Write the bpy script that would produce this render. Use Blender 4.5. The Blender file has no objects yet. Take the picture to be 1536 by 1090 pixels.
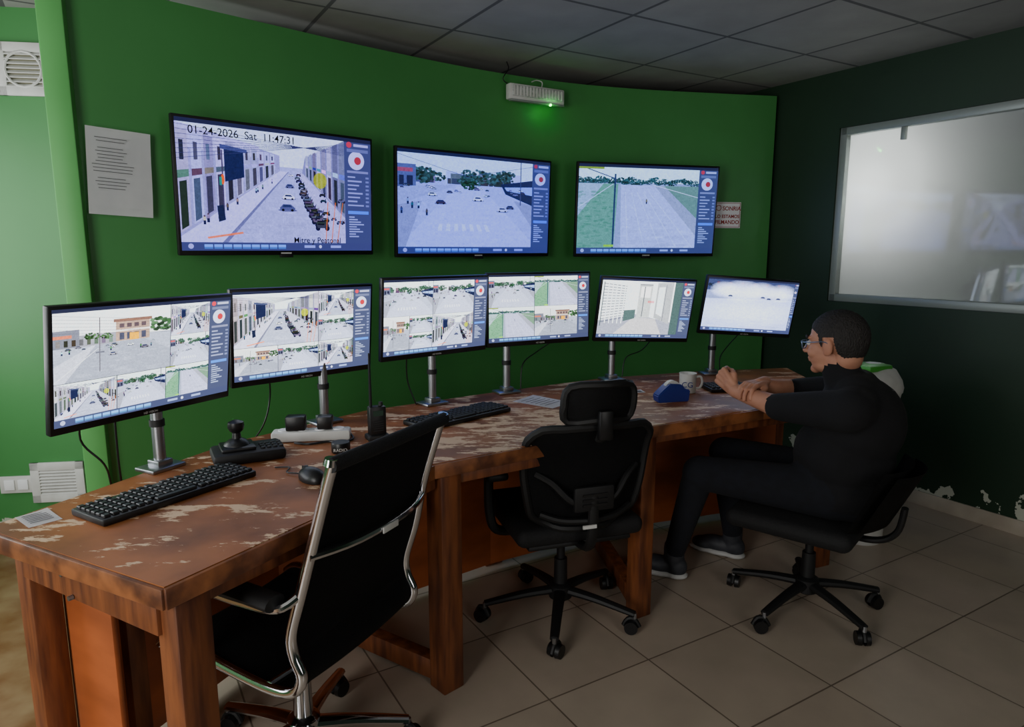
import bpy, bmesh, math, random
import numpy as np
from mathutils import Vector, Matrix, Euler
random.seed(4)
scene = bpy.context.scene
COL = scene.collection

# ------------------------------------------------------------------ helpers
def lin(c):
    return tuple((x/255/12.92 if x/255 <= .04045 else ((x/255+.055)/1.055)**2.4) for x in c)+(1,)

def mat(name, col, rough=.5, metal=0., col2=None, scale=8., stretch=(1,1,1), bump=0., em=None, ems=0., thr=(.35,.65), detail=4, coat=0, alpha=1., spec=.5):
    m = bpy.data.materials.new(name); m.use_nodes = True
    nt = m.node_tree; b = nt.nodes['Principled BSDF']
    b.inputs['Base Color'].default_value = lin(col)
    b.inputs['Roughness'].default_value = rough
    b.inputs['Metallic'].default_value = metal
    b.inputs['Specular IOR Level'].default_value = spec
    if coat: b.inputs['Coat Weight'].default_value = coat
    if alpha < 1: b.inputs['Alpha'].default_value = alpha
    if em:
        b.inputs['Emission Color'].default_value = lin(em); b.inputs['Emission Strength'].default_value = ems
    if col2 or bump:
        tc = nt.nodes.new('ShaderNodeTexCoord'); mp = nt.nodes.new('ShaderNodeMapping')
        mp.inputs['Scale'].default_value = stretch
        nt.links.new(tc.outputs['Object'], mp.inputs['Vector'])
        n = nt.nodes.new('ShaderNodeTexNoise'); n.inputs['Scale'].default_value = scale; n.inputs['Detail'].default_value = detail
        nt.links.new(mp.outputs['Vector'], n.inputs['Vector'])
        if col2:
            r = nt.nodes.new('ShaderNodeValToRGB')
            r.color_ramp.elements[0].position = thr[0]; r.color_ramp.elements[1].position = thr[1]
            r.color_ramp.elements[0].color = lin(col); r.color_ramp.elements[1].color = lin(col2)
            nt.links.new(n.outputs['Fac'], r.inputs['Fac']); nt.links.new(r.outputs['Color'], b.inputs['Base Color'])
        if bump:
            bp = nt.nodes.new('ShaderNodeBump'); bp.inputs['Strength'].default_value = bump; bp.inputs['Distance'].default_value = .01
            nt.links.new(n.outputs['Fac'], bp.inputs['Height']); nt.links.new(bp.outputs['Normal'], b.inputs['Normal'])
    return m

class MB:
    """mesh builder: many shaped parts joined into one object"""
    def __init__(s, name):
        s.name = name; s.bm = bmesh.new(); s.uv = s.bm.loops.layers.uv.new('UVMap'); s.mats = []
    def mi(s, m):
        if m not in s.mats: s.mats.append(m)
        return s.mats.index(m)
    def merge(s, b2, m, mtx=None):
        if m is not None:
            i = s.mi(m)
            for f in b2.faces: f.material_index = i
        if mtx is not None: bmesh.ops.transform(b2, matrix=mtx, verts=b2.verts)
        me = bpy.data.meshes.new('t'); b2.to_mesh(me); b2.free(); s.bm.from_mesh(me); bpy.data.meshes.remove(me)
    def box(s, c, size, m, rot=(0,0,0), bevel=0., seg=2, taper=None):
        b = bmesh.new(); bmesh.ops.create_cube(b, size=1)
        for v in b.verts:
            v.co = Vector((v.co.x*size[0], v.co.y*size[1], v.co.z*size[2]))
            if taper and v.co.z < 0: v.co.x *= taper; v.co.y *= taper
        if bevel: bmesh.ops.bevel(b, geom=b.edges[:], offset=bevel, segments=seg, affect='EDGES', profile=.5)
        s.merge(b, m, Matrix.Translation(c) @ Euler(rot).to_matrix().to_4x4())
    def cyl(s, p0, p1, r0, r1, m, n=16):
        p0 = Vector(p0); p1 = Vector(p1); d = p1-p0
        b = bmesh.new(); bmesh.ops.create_cone(b, cap_ends=True, segments=n, radius1=r0, radius2=r1, depth=d.length)
        q = d.to_track_quat('Z', 'Y')
        s.merge(b, m, Matrix.Translation((p0+p1)/2) @ q.to_matrix().to_4x4())
    def sph(s, c, r, m, rot=(0,0,0), n=16):
        if not hasattr(r, '__len__'): r = (r, r, r)
        b = bmesh.new(); bmesh.ops.create_uvsphere(b, u_segments=n, v_segments=max(8, n//2+2), radius=1)
        s.merge(b, m, Matrix.Translation(c) @ Euler(rot).to_matrix().to_4x4() @ Matrix.Diagonal((*r, 1)))
    def tube(s, pts, r, m, n=10, sub=6, flat=1., closed=False):
        P = smooth(pts, sub, closed); b = bmesh.new(); rings = []
        up = Vector((0, 0, 1)); prev = None; N = len(P)
        for i, p in enumerate(P):
            if closed: t = (P[(i+1) % N]-P[i-1]).normalized()
            else: t = (P[min(i+1, N-1)]-P[max(i-1, 0)]).normalized()
            if prev is None:
                a = t.cross(up) if abs(t.z) < .95 else t.cross(Vector((1, 0, 0)))
                a.normalize()
            else:
                a = prev-t*prev.dot(t)
                a.normalize()
            prev = a; c = t.cross(a)
            rr = r if not hasattr(r, '__len__') else r[0]+(r[1]-r[0])*i/(N-1)
            rings.append([b.verts.new(p+a*math.cos(k*2*math.pi/n)*rr+c*math.sin(k*2*math.pi/n)*rr*flat) for k in range(n)])
        R = range(N if closed else N-1)
        for i in R:
            A = rings[i]; B = rings[(i+1) % N]
            for k in range(n): b.faces.new((A[k], A[(k+1) % n], B[(k+1) % n], B[k]))
        if not closed:
            b.faces.new(rings[0][::-1]); b.faces.new(rings[-1])
        bmesh.ops.recalc_face_normals(b, faces=b.faces)
        s.merge(b, m)
    def lathe(s, prof, o, m, n=24):
        b = bmesh.new(); rings = []
        for r, z in prof:
            rings.append([b.verts.new((o[0]+r*math.cos(k*2*math.pi/n), o[1]+r*math.sin(k*2*math.pi/n), o[2]+z)) for k in range(n)])
        for A, B in zip(rings, rings[1:]):
            for k in range(n): b.faces.new((A[k], A[(k+1) % n], B[(k+1) % n], B[k]))
        b.faces.new(rings[0][::-1]); b.faces.new(rings[-1])
        s.merge(b, m)
    def grid(s, f, nu, nv, m, th=.01):
        b = bmesh.new(); V = [[b.verts.new(f(i/nu, j/nv)) for j in range(nv+1)] for i in range(nu+1)]
        for i in range(nu):
            for j in range(nv): b.faces.new((V[i][j], V[i+1][j], V[i+1][j+1], V[i][j+1]))
        if th: bmesh.ops.solidify(b, geom=b.faces[:], thickness=th)
        bmesh.ops.recalc_face_normals(b, faces=b.faces)
        s.merge(b, m)
    def prism(s, pts, z0, z1, m, bevel=0.):
        b = bmesh.new(); vs = [b.verts.new((x, y, z0)) for x, y in pts]; f = b.faces.new(vs)
        r = bmesh.ops.extrude_face_region(b, geom=[f])
        for v in r['geom']:
            if isinstance(v, bmesh.types.BMVert): v.co.z = z1
        bmesh.ops.recalc_face_normals(b, faces=b.faces)
        if bevel: bmesh.ops.bevel(b, geom=b.edges[:], offset=bevel, segments=2, affect='EDGES')
        s.merge(b, m)
    def quad(s, P, m):
        vs = [s.bm.verts.new(p) for p in P]; f = s.bm.faces.new(vs); f.material_index = s.mi(m)
        for l, uv in zip(f.loops, ((0, 0), (1, 0), (1, 1), (0, 1))): l[s.uv].uv = uv
    def text(s, body, size, mtx, m, align='LEFT', bold=0.):
        cu = bpy.data.curves.new('t', 'FONT'); cu.body = body; cu.size = size; cu.align_x = align; cu.offset = bold
        o = bpy.data.objects.new('t', cu); COL.objects.link(o); bpy.context.view_layer.update()
        me = bpy.data.meshes.new_from_object(o.evaluated_get(bpy.context.evaluated_depsgraph_get()))
        b = bmesh.new(); b.from_mesh(me); s.merge(b, m, mtx)
        bpy.data.objects.remove(o); bpy.data.meshes.remove(me)
    def done(s, loc=(0, 0, 0), rot=(0, 0, 0), ang=35, flat=False):
        me = bpy.data.meshes.new(s.name); s.bm.to_mesh(me); s.bm.free()
        for m in s.mats: me.materials.append(m)
        if not flat:
            for p in me.polygons: p.use_smooth = True
            me.set_sharp_from_angle(angle=math.radians(ang))
        o = bpy.data.objects.new(s.name, me); o.location = loc; o.rotation_euler = rot; COL.objects.link(o)
        return o

def smooth(pts, sub, closed=False):
    P = [Vector(p) for p in pts]; n = len(P)
    if sub <= 1 or n < 3: return P
    out = []
    for i in range(n if closed else n-1):
        if closed: p0, p1, p2, p3 = P[i-1], P[i], P[(i+1) % n], P[(i+2) % n]
        else: p0, p1, p2, p3 = P[max(i-1, 0)], P[i], P[i+1], P[min(i+2, n-1)]
        for k in range(sub):
            t = k/sub
            out.append(.5*((2*p1)+(p2-p0)*t+(2*p0-5*p1+4*p2-p3)*t*t+(3*p1-p0-3*p2+p3)*t**3))
    if not closed: out.append(P[-1])
    return out

def blob(prims, voxel, it=4, fac=.5):
    b = bmesh.new()
    def app(mk, M):
        t = bmesh.new(); mk(t); bmesh.ops.transform(t, matrix=M, verts=t.verts)
        me = bpy.data.meshes.new('t'); t.to_mesh(me); t.free(); b.from_mesh(me); bpy.data.meshes.remove(me)
    for p in prims:
        if p[0] == 's':
            _, c, r, R = p
            app(lambda t: bmesh.ops.create_icosphere(t, subdivisions=3, radius=1), Matrix.Translation(c) @ R.to_4x4() @ Matrix.Diagonal((*r, 1)))
        else:
            _, p0, p1, r0, r1 = p
            p0 = Vector(p0); p1 = Vector(p1); d = p1-p0
            app(lambda t: bmesh.ops.create_cone(t, cap_ends=True, segments=20, radius1=r0, radius2=r1, depth=max(d.length, 1e-4)),
                Matrix.Translation((p0+p1)/2) @ d.to_track_quat('Z', 'Y').to_matrix().to_4x4())
            for c, r in ((p0, r0), (p1, r1)):
                app(lambda t: bmesh.ops.create_icosphere(t, subdivisions=3, radius=r), Matrix.Translation(c))
    me = bpy.data.meshes.new('blob'); b.to_mesh(me); b.free()
    o = bpy.data.objects.new('blob', me); COL.objects.link(o)
    m = o.modifiers.new('r', 'REMESH'); m.mode = 'VOXEL'; m.voxel_size = voxel
    m = o.modifiers.new('s', 'SMOOTH'); m.iterations = it; m.factor = fac
    bpy.context.view_layer.update()
    out = bpy.data.meshes.new_from_object(o.evaluated_get(bpy.context.evaluated_depsgraph_get()))
    bpy.data.objects.remove(o)
    return out

# ------------------------------------------------------------------ materials
def wallmat(name, c1, c2, rough=.45, peel=.2):
    m = mat(name, c1, rough, col2=c2, scale=1.6, bump=0.06, detail=6)
    nt = m.node_tree; b = nt.nodes['Principled BSDF']
    base = b.inputs['Base Color'].links[0].from_socket
    g = nt.nodes.new('ShaderNodeNewGeometry'); sp = nt.nodes.new('ShaderNodeSeparateXYZ'); nt.links.new(g.outputs['Position'], sp.inputs[0])
    n = nt.nodes.new('ShaderNodeTexNoise'); n.inputs['Scale'].default_value = 7; n.inputs['Detail'].default_value = 6
    nt.links.new(g.outputs['Position'], n.inputs['Vector'])
    mr = nt.nodes.new('ShaderNodeMapRange'); mr.inputs[1].default_value = .0; mr.inputs[2].default_value = peel+.1; mr.inputs[3].default_value = .64; mr.inputs[4].default_value = .30
    nt.links.new(sp.outputs['Z'], mr.inputs[0])
    a = nt.nodes.new('ShaderNodeMath'); a.operation = 'MULTIPLY'; nt.links.new(n.outputs['Fac'], a.inputs[0]); nt.links.new(mr.outputs[0], a.inputs[1])
    gt = nt.nodes.new('ShaderNodeMath'); gt.operation = 'GREATER_THAN'; gt.inputs[1].default_value = .275; nt.links.new(a.outputs[0], gt.inputs[0])
    mx = nt.nodes.new('ShaderNodeMixRGB'); nt.links.new(gt.outputs[0], mx.inputs[0]); nt.links.new(base, mx.inputs[1]); mx.inputs[2].default_value = lin((185, 188, 172))
    nt.links.new(mx.outputs[0], b.inputs['Base Color'])
    return m
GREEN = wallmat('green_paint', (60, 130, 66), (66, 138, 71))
GREEN_SHADED = wallmat('green_paint_shaded', (24, 48, 30), (28, 54, 34), .5)  # same wall green, with the right wall's shade put into the colour
GREENL = mat('green_trim_paint', (88, 166, 88), .5, col2=(78, 156, 78), scale=3)

def tilemat(name, c1, c2, mortar, size, ms, rough, bump=.2, nmix=.35):
    m = bpy.data.materials.new(name); m.use_nodes = True; nt = m.node_tree; b = nt.nodes['Principled BSDF']
    tc = nt.nodes.new('ShaderNodeTexCoord'); br = nt.nodes.new('ShaderNodeTexBrick')
    br.offset = 0; br.squash = 1; br.inputs['Scale'].default_value = 1; br.inputs['Brick Width'].default_value = size; br.inputs['Row Height'].default_value = size
    br.inputs['Mortar Size'].default_value = ms; br.inputs['Mortar Smooth'].default_value = .1
    br.inputs['Color1'].default_value = lin(c1); br.inputs['Color2'].default_value = lin(c2); br.inputs['Mortar'].default_value = lin(mortar)
    nt.links.new(tc.outputs['Object'], br.inputs['Vector'])
    n = nt.nodes.new('ShaderNodeTexNoise'); n.inputs['Scale'].default_value = 5; n.inputs['Detail'].default_value = 8
    nt.links.new(tc.outputs['Object'], n.inputs['Vector'])
    mx = nt.nodes.new('ShaderNodeMixRGB'); mx.blend_type = 'MULTIPLY'; mx.inputs[0].default_value = nmix
    nt.links.new(br.outputs['Color'], mx.inputs[1]); nt.links.new(n.outputs['Fac'], mx.inputs[2])
    b.inputs['Roughness'].default_value = rough
    nt.links.new(mx.outputs[0], b.inputs['Base Color'])
    bp = nt.nodes.new('ShaderNodeBump'); bp.invert = True; bp.inputs['Strength'].default_value = bump; bp.inputs['Distance'].default_value = .004
    nt.links.new(br.outputs['Fac'], bp.inputs['Height']); nt.links.new(bp.outputs['Normal'], b.inputs['Normal'])
    return m, mx
FLOOR, fmx = tilemat('ceramic_floor_tiles', (194, 178, 160), (186, 170, 152), (122, 108, 94), .42, .003, .32)
nt = FLOOR.node_tree; b = nt.nodes['Principled BSDF']
g = nt.nodes.new('ShaderNodeNewGeometry'); sp = nt.nodes.new('ShaderNodeSeparateXYZ'); nt.links.new(g.outputs['Position'], sp.inputs[0])
lt = nt.nodes.new('ShaderNodeMath'); lt.operation = 'LESS_THAN'; lt.inputs[1].default_value = -1.12; nt.links.new(sp.outputs['X'], lt.inputs[0])
n = nt.nodes.new('ShaderNodeTexNoise'); n.inputs['Scale'].default_value = 6; n.inputs['Detail'].default_value = 8; nt.links.new(g.outputs['Position'], n.inputs['Vector'])
r = nt.nodes.new('ShaderNodeValToRGB'); r.color_ramp.elements[0].position = .35; r.color_ramp.elements[1].position = .65
r.color_ramp.elements[0].color = lin((118, 72, 36)); r.color_ramp.elements[1].color = lin((150, 122, 88)); nt.links.new(n.outputs['Fac'], r.inputs['Fac'])
mx = nt.nodes.new('ShaderNodeMixRGB'); nt.links.new(lt.outputs[0], mx.inputs[0]); nt.links.new(fmx.outputs[0], mx.inputs[1]); nt.links.new(r.outputs[0], mx.inputs[2])
nt.links.new(mx.outputs[0], b.inputs['Base Color'])
CEIL, _ = tilemat('ceiling_tiles', (164, 164, 158), (154, 154, 150), (98, 98, 98), .61, .010, .9)

WOOD = mat('worn_varnished_wood', (160, 98, 54), .5, col2=(112, 66, 36), scale=5, stretch=(1, 1, 1), bump=.08, detail=8, spec=.35)
nt = WOOD.node_tree; b = nt.nodes['Principled BSDF']; base = b.inputs['Base Color'].links[0].from_socket
tc = nt.nodes.new('ShaderNodeTexCoord'); n = nt.nodes.new('ShaderNodeTexNoise'); n.inputs['Scale'].default_value = 9; n.inputs['Detail'].default_value = 12; n.inputs['Roughness'].default_value = .7
mp = nt.nodes.new('ShaderNodeMapping'); mp.inputs['Rotation'].default_value = (0, 0, -.7); mp.inputs['Scale'].default_value = (.6, 1.5, 1)
nt.links.new(tc.outputs['Object'], mp.inputs[0]); nt.links.new(mp.outputs[0], n.inputs['Vector'])
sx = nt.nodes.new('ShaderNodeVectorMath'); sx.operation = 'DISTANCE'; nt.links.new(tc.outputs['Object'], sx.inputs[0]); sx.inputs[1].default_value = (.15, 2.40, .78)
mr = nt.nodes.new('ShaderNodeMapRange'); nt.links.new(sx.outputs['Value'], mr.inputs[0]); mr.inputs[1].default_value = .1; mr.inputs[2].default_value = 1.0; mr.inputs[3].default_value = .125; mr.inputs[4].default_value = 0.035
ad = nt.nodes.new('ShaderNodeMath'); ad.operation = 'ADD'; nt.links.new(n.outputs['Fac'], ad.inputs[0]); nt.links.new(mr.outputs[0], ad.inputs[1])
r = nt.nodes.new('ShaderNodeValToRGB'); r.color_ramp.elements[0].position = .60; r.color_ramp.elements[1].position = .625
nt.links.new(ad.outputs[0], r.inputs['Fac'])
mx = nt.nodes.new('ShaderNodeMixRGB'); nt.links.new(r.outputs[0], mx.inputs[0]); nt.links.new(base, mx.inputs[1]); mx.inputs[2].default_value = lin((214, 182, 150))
nt.links.new(mx.outputs[0], b.inputs['Base Color'])
PINE = mat('pine_posts', (134, 76, 40), .5, col2=(86, 44, 24), scale=9, stretch=(4, 4, .5), bump=.15, detail=7)
EDGE = mat('varnished_edge_band', (150, 92, 54), .45, col2=(84, 46, 28), scale=14, bump=.1, detail=8)
PLY = mat('orange_plywood', (182, 96, 50), .5, col2=(148, 76, 38), scale=3, stretch=(1, 1, 3), bump=.05, detail=6)
BLACK = mat('black_plastic', (14, 14, 16), .4, bump=.03, scale=60)
BLACKM = mat('matt_black_plastic', (12, 12, 14), .6, bump=.03, scale=80)
KEY = mat('key_caps', (24, 25, 28), .5, bump=.02, scale=90)
FAB = mat('black_mesh_fabric', (8, 8, 10), .85, col2=(18, 18, 21), scale=260, bump=.2, detail=1)
PAD = mat('black_upholstery', (11, 11, 13), .8, col2=(17, 17, 20), scale=160, bump=.2, detail=2)
CHROME = mat('polished_chrome', (215, 215, 220), .12, 1., bump=.01, scale=20)
STEEL = mat('brushed_steel', (165, 167, 172), .35, 1., bump=.03, scale=90, stretch=(1, 1, .1))
WHITE = mat('white_plastic', (215, 215, 212), .45, col2=(200, 200, 196), scale=12)
PAPER = mat('paper', (244, 245, 248), .8, col2=(238, 240, 244), scale=10)
INK = mat('black_ink', (30, 30, 34), .8, bump=.01)
TXT = mat('printed_text', (90, 90, 96), .8, bump=.01)
RED = mat('red_ink', (150, 24, 24), .7, bump=.01)
BLUE = mat('blue_plastic', (22, 40, 130), .4, bump=.02)
ALU = mat('white_aluminium_frame', (150, 158, 154), .4, .3, bump=.02, scale=30)
BASEB = mat('ceramic_baseboard', (186, 176, 160), .35, col2=(166, 154, 138), scale=6)
LGREEN = mat('lime_plastic', (70, 170, 60), .4, bump=.02)
SKIN = mat('skin', (184, 132, 106), .6, col2=(170, 116, 92), scale=14, bump=.05)
HAIR = mat('dark_hair', (20, 17, 16), .7, col2=(40, 35, 33), scale=220, bump=.8, stretch=(1, 1, .4))
SHIRT = mat('black_cotton_shirt', (8, 8, 12), .95, col2=(12, 12, 17), scale=12, bump=.35)
JEANS = mat('dark_denim', (10, 12, 20), .95, col2=(14, 17, 27), scale=30, bump=.25)
SHOE = mat('grey_trainer', (60, 62, 68), .6, col2=(40, 42, 48), scale=20)
SOLE = mat('white_sole', (190, 190, 188), .6, bump=.02)
EYE = mat('eye_white', (215, 210, 205), .2, bump=.01)
IRIS = mat('eye_iris', (40, 24, 14), .2, bump=.01)
LENSF = mat('spectacle_frame', (120, 140, 170), .25, .6, bump=.01)
LED = mat('green_led', (30, 255, 60), .3, em=(30, 255, 60), ems=25)
DIFF = mat('led_diffuser', (205, 208, 205), .4, col2=(150, 155, 152), scale=70, stretch=(1, 1, 1))

# ------------------------------------------------------------------ room shell
A31 = math.radians(30.9)
def poly_slab(name, pts, z0, z1, m, anchor, rot):
    mb = MB(name); R = Matrix.Rotation(-rot, 2)
    mb.prism([tuple(R @ (Vector(p)-Vector(anchor))) for p in pts], z0, z1, m)
    return mb.done((anchor[0], anchor[1], 0), (0, 0, rot), flat=True)
room = [(-2.85, -1.1), (5.35, -1.1), (1.24, 5.60), (0.2, 5.6), (-1.35, 3.42), (-2.85, 3.2)]
poly_slab('floor', room, -.06, 0, FLOOR, (1.056, 2.043), A31)
poly_slab('ceiling', room, 2.47, 2.53, CEIL, (.55, 3.3), A31)

# right wall, with opening for the frosted window
mb = MB('wall_right'); S0, S1 = -5.65, 2.05; W0, W1, Z0, Z1 = -.95, .62, 1.11, 2.14
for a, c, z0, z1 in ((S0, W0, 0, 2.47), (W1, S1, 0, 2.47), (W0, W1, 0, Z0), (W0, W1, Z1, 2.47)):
    mb.box(((a+c)/2, -.05, (z0+z1)/2), (c-a, .1, z1-z0), GREEN_SHADED)
RW = ((2.28, 3.712, 0), (0, 0, math.atan2(.858, -.513)))
mb.done(*RW, flat=True)
mb = MB('baseboard_right'); mb.box(((S0+S1)/2, .006, .04), (S1-S0, .012, .08), BASEB, bevel=.003); mb.done(*RW)
FROST = bpy.data.materials.new('frosted_glass'); FROST.use_nodes = True; nt = FROST.node_tree
for nn in list(nt.nodes):
    if nn.type != 'OUTPUT_MATERIAL': nt.nodes.remove(nn)
out = nt.nodes[0]; tr = nt.nodes.new('ShaderNodeBsdfTranslucent'); tr.inputs[0].default_value = (.75, .78, .78, 1)
gl = nt.nodes.new('ShaderNodeBsdfGlossy'); gl.inputs['Roughness'].default_value = .04; gl.inputs[0].default_value = (.8, .85, .85, 1)
df = nt.nodes.new('ShaderNodeBsdfDiffuse'); df.inputs[0].default_value = (.14, .155, .15, 1)
m1 = nt.nodes.new('ShaderNodeMixShader'); m1.inputs[0].default_value = .3; nt.links.new(tr.outputs[0], m1.inputs[1]); nt.links.new(df.outputs[0], m1.inputs[2])
m2 = nt.nodes.new('ShaderNodeMixShader'); m2.inputs[0].default_value = .10; nt.links.new(m1.outputs[0], m2.inputs[1]); nt.links.new(gl.outputs[0], m2.inputs[2])
nt.links.new(m2.outputs[0], out.inputs[0])
mb = MB('window_1'); fw = .045
mb.box(((W0+W1)/2, -.05, (Z0+Z1)/2), (W1-W0-.02, .006, Z1-Z0-.02), FROST)
for x in (W0+fw/2, W1-fw/2): mb.box((x, -.045, (Z0+Z1)/2), (fw, .07, Z1-Z0), ALU, bevel=.004)
for z in (Z0+fw/2, Z1-fw/2): mb.box(((W0+W1)/2, -.045, z), (W1-W0, .07, fw), ALU, bevel=.004)
mb.box((W1-.38, -.02, Z1-.08), (.03, .02, .07), ALU, bevel=.004)
mb.done(*RW)

# curved green partition
wp = smooth([(-1.64, 2.665, 0), (-1.4, 2.88, 0), (-1.05, 3.21, 0), (-.66, 3.57, 0), (-.2, 3.94, 0), (.3, 4.24, 0), (.8, 4.42, 0), (1.3, 4.53, 0), (1.71, 4.61, 0)], 8)
b = bmesh.new(); fr = []; bk = []
for i, p in enumerate(wp):
    t = (wp[min(i+1, len(wp)-1)]-wp[max(i-1, 0)]).normalized(); nrm = Vector((-t.y, t.x, 0)); q = p+nrm*.09
    fr.append((b.verts.new((p.x, p.y, 0)), b.verts.new((p.x, p.y, 2.40)))); bk.append((b.verts.new((q.x, q.y, 0)), b.verts.new((q.x, q.y, 2.40))))
for i in range(len(wp)-1):
    b.faces.new((fr[i][0], fr[i+1][0], fr[i+1][1], fr[i][1])); b.faces.new((bk[i+1][0], bk[i][0], bk[i][1], bk[i+1][1]))
    b.faces.new((fr[i][1], fr[i+1][1], bk[i+1][1], bk[i][1]))
b.faces.new((fr[0][0], fr[0][1], bk[0][1], bk[0][0])); b.faces.new((fr[-1][1], fr[-1][0], bk[-1][0], bk[-1][1]))
mb = MB('wall_curved'); mb.merge(b, GREEN); mb.done(ang=60)
mb = MB('trim_1'); mb.box((0, 0, 1.235), (.085, .09, 2.47), GREENL, bevel=.006); mb.done((-1.67, 2.645, 0), (0, 0, .35))

def wallseg(name, p, q, m, th=.1, z0=0, z1=2.47, side=1):
    p = Vector(p); q = Vector(q); d = q-p; a = math.atan2(d.y, d.x)
    mb = MB(name); mb.box((d.length/2, th/2*side, (z0+z1)/2), (d.length, th, z1-z0), m); return mb.done((p.x, p.y, 0), (0, 0, a), flat=True)
wallseg('wall_back', (-2.75, 3.11), (-1.25, 3.335), GREEN)
wallseg('wall_far', (-1.3, 3.40), (.25, 5.45), GREEN_SHADED)
wallseg('wall_end', (.2, 5.44), (1.30, 5.44), GREEN_SHADED)
wallseg('wall_rear', (5.2, -1.0), (-2.75, -1.0), GREEN_SHADED)
YA, YB = .9, 2.8
mb = MB('wall_left')
for y0, y1, z0, z1 in ((-1.1, YA, 0, 2.47), (YB, 3.2, 0, 2.47), (YA, YB, 0, .85), (YA, YB, 2.1, 2.47)):
    mb.box((-2.80, (y0+y1)/2, (z0+z1)/2), (.1, y1-y0, z1-z0), GREEN)
mb.done(flat=True)
mb = MB('window_2')
for y in (YA+.025, (YA+YB)/2, YB-.025): mb.box((-2.80, y, 1.475), (.07, .05, 1.25), ALU, bevel=.004)
for z in (.875, 2.075): mb.box((-2.80, (YA+YB)/2, z), (.07, YB-YA, .05), ALU, bevel=.004)
mb.done()

def on_back(X, z, off=.0):
    return (X+off*.15, 3.11+.15*(X+2.75)-off, z)
AB = math.atan2(.225, 1.5)
VM = mat('vent_mesh', (120, 118, 96), .6, bump=.02)
for i, (X, z, w, h) in enumerate(((-2.165, 2.21, .225, .225), (-2.215, .305, .24, .20))):
    mb = MB('wall_vent')
    for s in (-1, 1):
        mb.box((s*(w/2-.02), 0, 0), (.04, .016, h), WHITE, bevel=.003); mb.box((0, 0, s*(h/2-.02)), (w, .016, .04), WHITE, bevel=.003)
    for k in range(8): mb.box((0, .0, -h/2+.045+k*(h-.09)/7), (w-.07, .02, .004), WHITE, rot=(.7, 0, 0))
    mb.box((0, .006, 0), (w-.06, .002, h-.06), VM)
    if i == 0: mb.tube([(.075*math.cos(a), -.006, .075*math.sin(a)) for a in [k*math.pi/8 for k in range(16)]], .006, WHITE, n=6, sub=1, closed=True)
    mb.done(on_back(X, z, .011), (0, 0, AB))
mb = MB('light_switch'); mb.box((0, 0, 0), (.15, .012, .085), WHITE, bevel=.004)
for s in (-.03, .03): mb.box((s, -.008, 0), (.045, .008, .05), PAPER, bevel=.002)
mb.done(on_back(-2.40, .30, .007), (0, 0, AB))

RX = Matrix.Rotation(math.pi/2, 4, 'X')
mb = MB('wall_notice')
mb.grid(lambda u, v: Vector(((u-.5)*.225, -.004-.003*math.sin(v*6)*u, (v-.5)*.325)), 6, 10, PAPER, .001)
for k in range(16):
    if k in (2, 11): continue
    w = random.uniform(.08, .15) if k > 0 else .11
    mb.box((-.02+(w-.17)/2*.3, -.0095, .125-k*.0125), (w, .0006, .0022), TXT)
mb.done((-1.525, 2.73, 1.715), (0, .045, math.atan2(.33, .35)))

mb = MB('warning_sign'); mb.box((0, 0, 0), (.19, .005, .165), PAPER, bevel=.001)
for s in (-1, 1):
    mb.box((s*.088, -.003, 0), (.003, .001, .155), RED); mb.box((0, -.003, s*.076), (.18, .001, .003), RED)
mb.text('SONRIA', .036, Matrix.Translation((-.035, -.0035, .03)) @ RX, RED, bold=.0008)
mb.text('LO ESTAMOS', .029, Matrix.Translation((0, -.0035, -.018)) @ RX, RED, 'CENTER', .0008)
mb.text('FILMANDO', .034, Matrix.Translation((0, -.0035, -.056)) @ RX, RED, 'CENTER', .0008)
mb.tube([(-.062+.017*math.cos(a), -.0035, .045+.017*math.sin(a)) for a in [k*math.pi/6 for k in range(12)]], .002, RED, n=6, sub=1, closed=True)
mb.done((1.40, 4.525, 1.645), (0, 0, .2))

mb = MB('emergency_light')
mb.box((0, 0, 0), (.37, .05, .085), WHITE, bevel=.008); mb.box((0, -.022, .004), (.34, .02, .06), DIFF, bevel=.006)
for k in range(16): mb.box((-.16+k*.0213, -.034, .004), (.012, .004, .05), WHITE, bevel=.001)
mb.box((0, -.015, -.047), (.36, .03, .01), ALU, bevel=.002)
mb.sph((.085, -.025, -.05), .008, LED, n=10)
mb.tube([(.04, 0, .04), (.05, .01, .075), (.02, .02, .085), (-.02, .01, .07)], .003, WHITE, n=6)
mb.done((.135, 4.085, 2.295), (0, 0, math.atan2(.3, .5)))
mb = MB('hanging_cable'); mb.tube([(-.03, 4.03, 2.46), (-.02, 4.02, 2.42), (-.05, 4.0, 2.36), (0, 4.03, 2.33)], .003, BLACK, n=6); mb.done()

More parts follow.
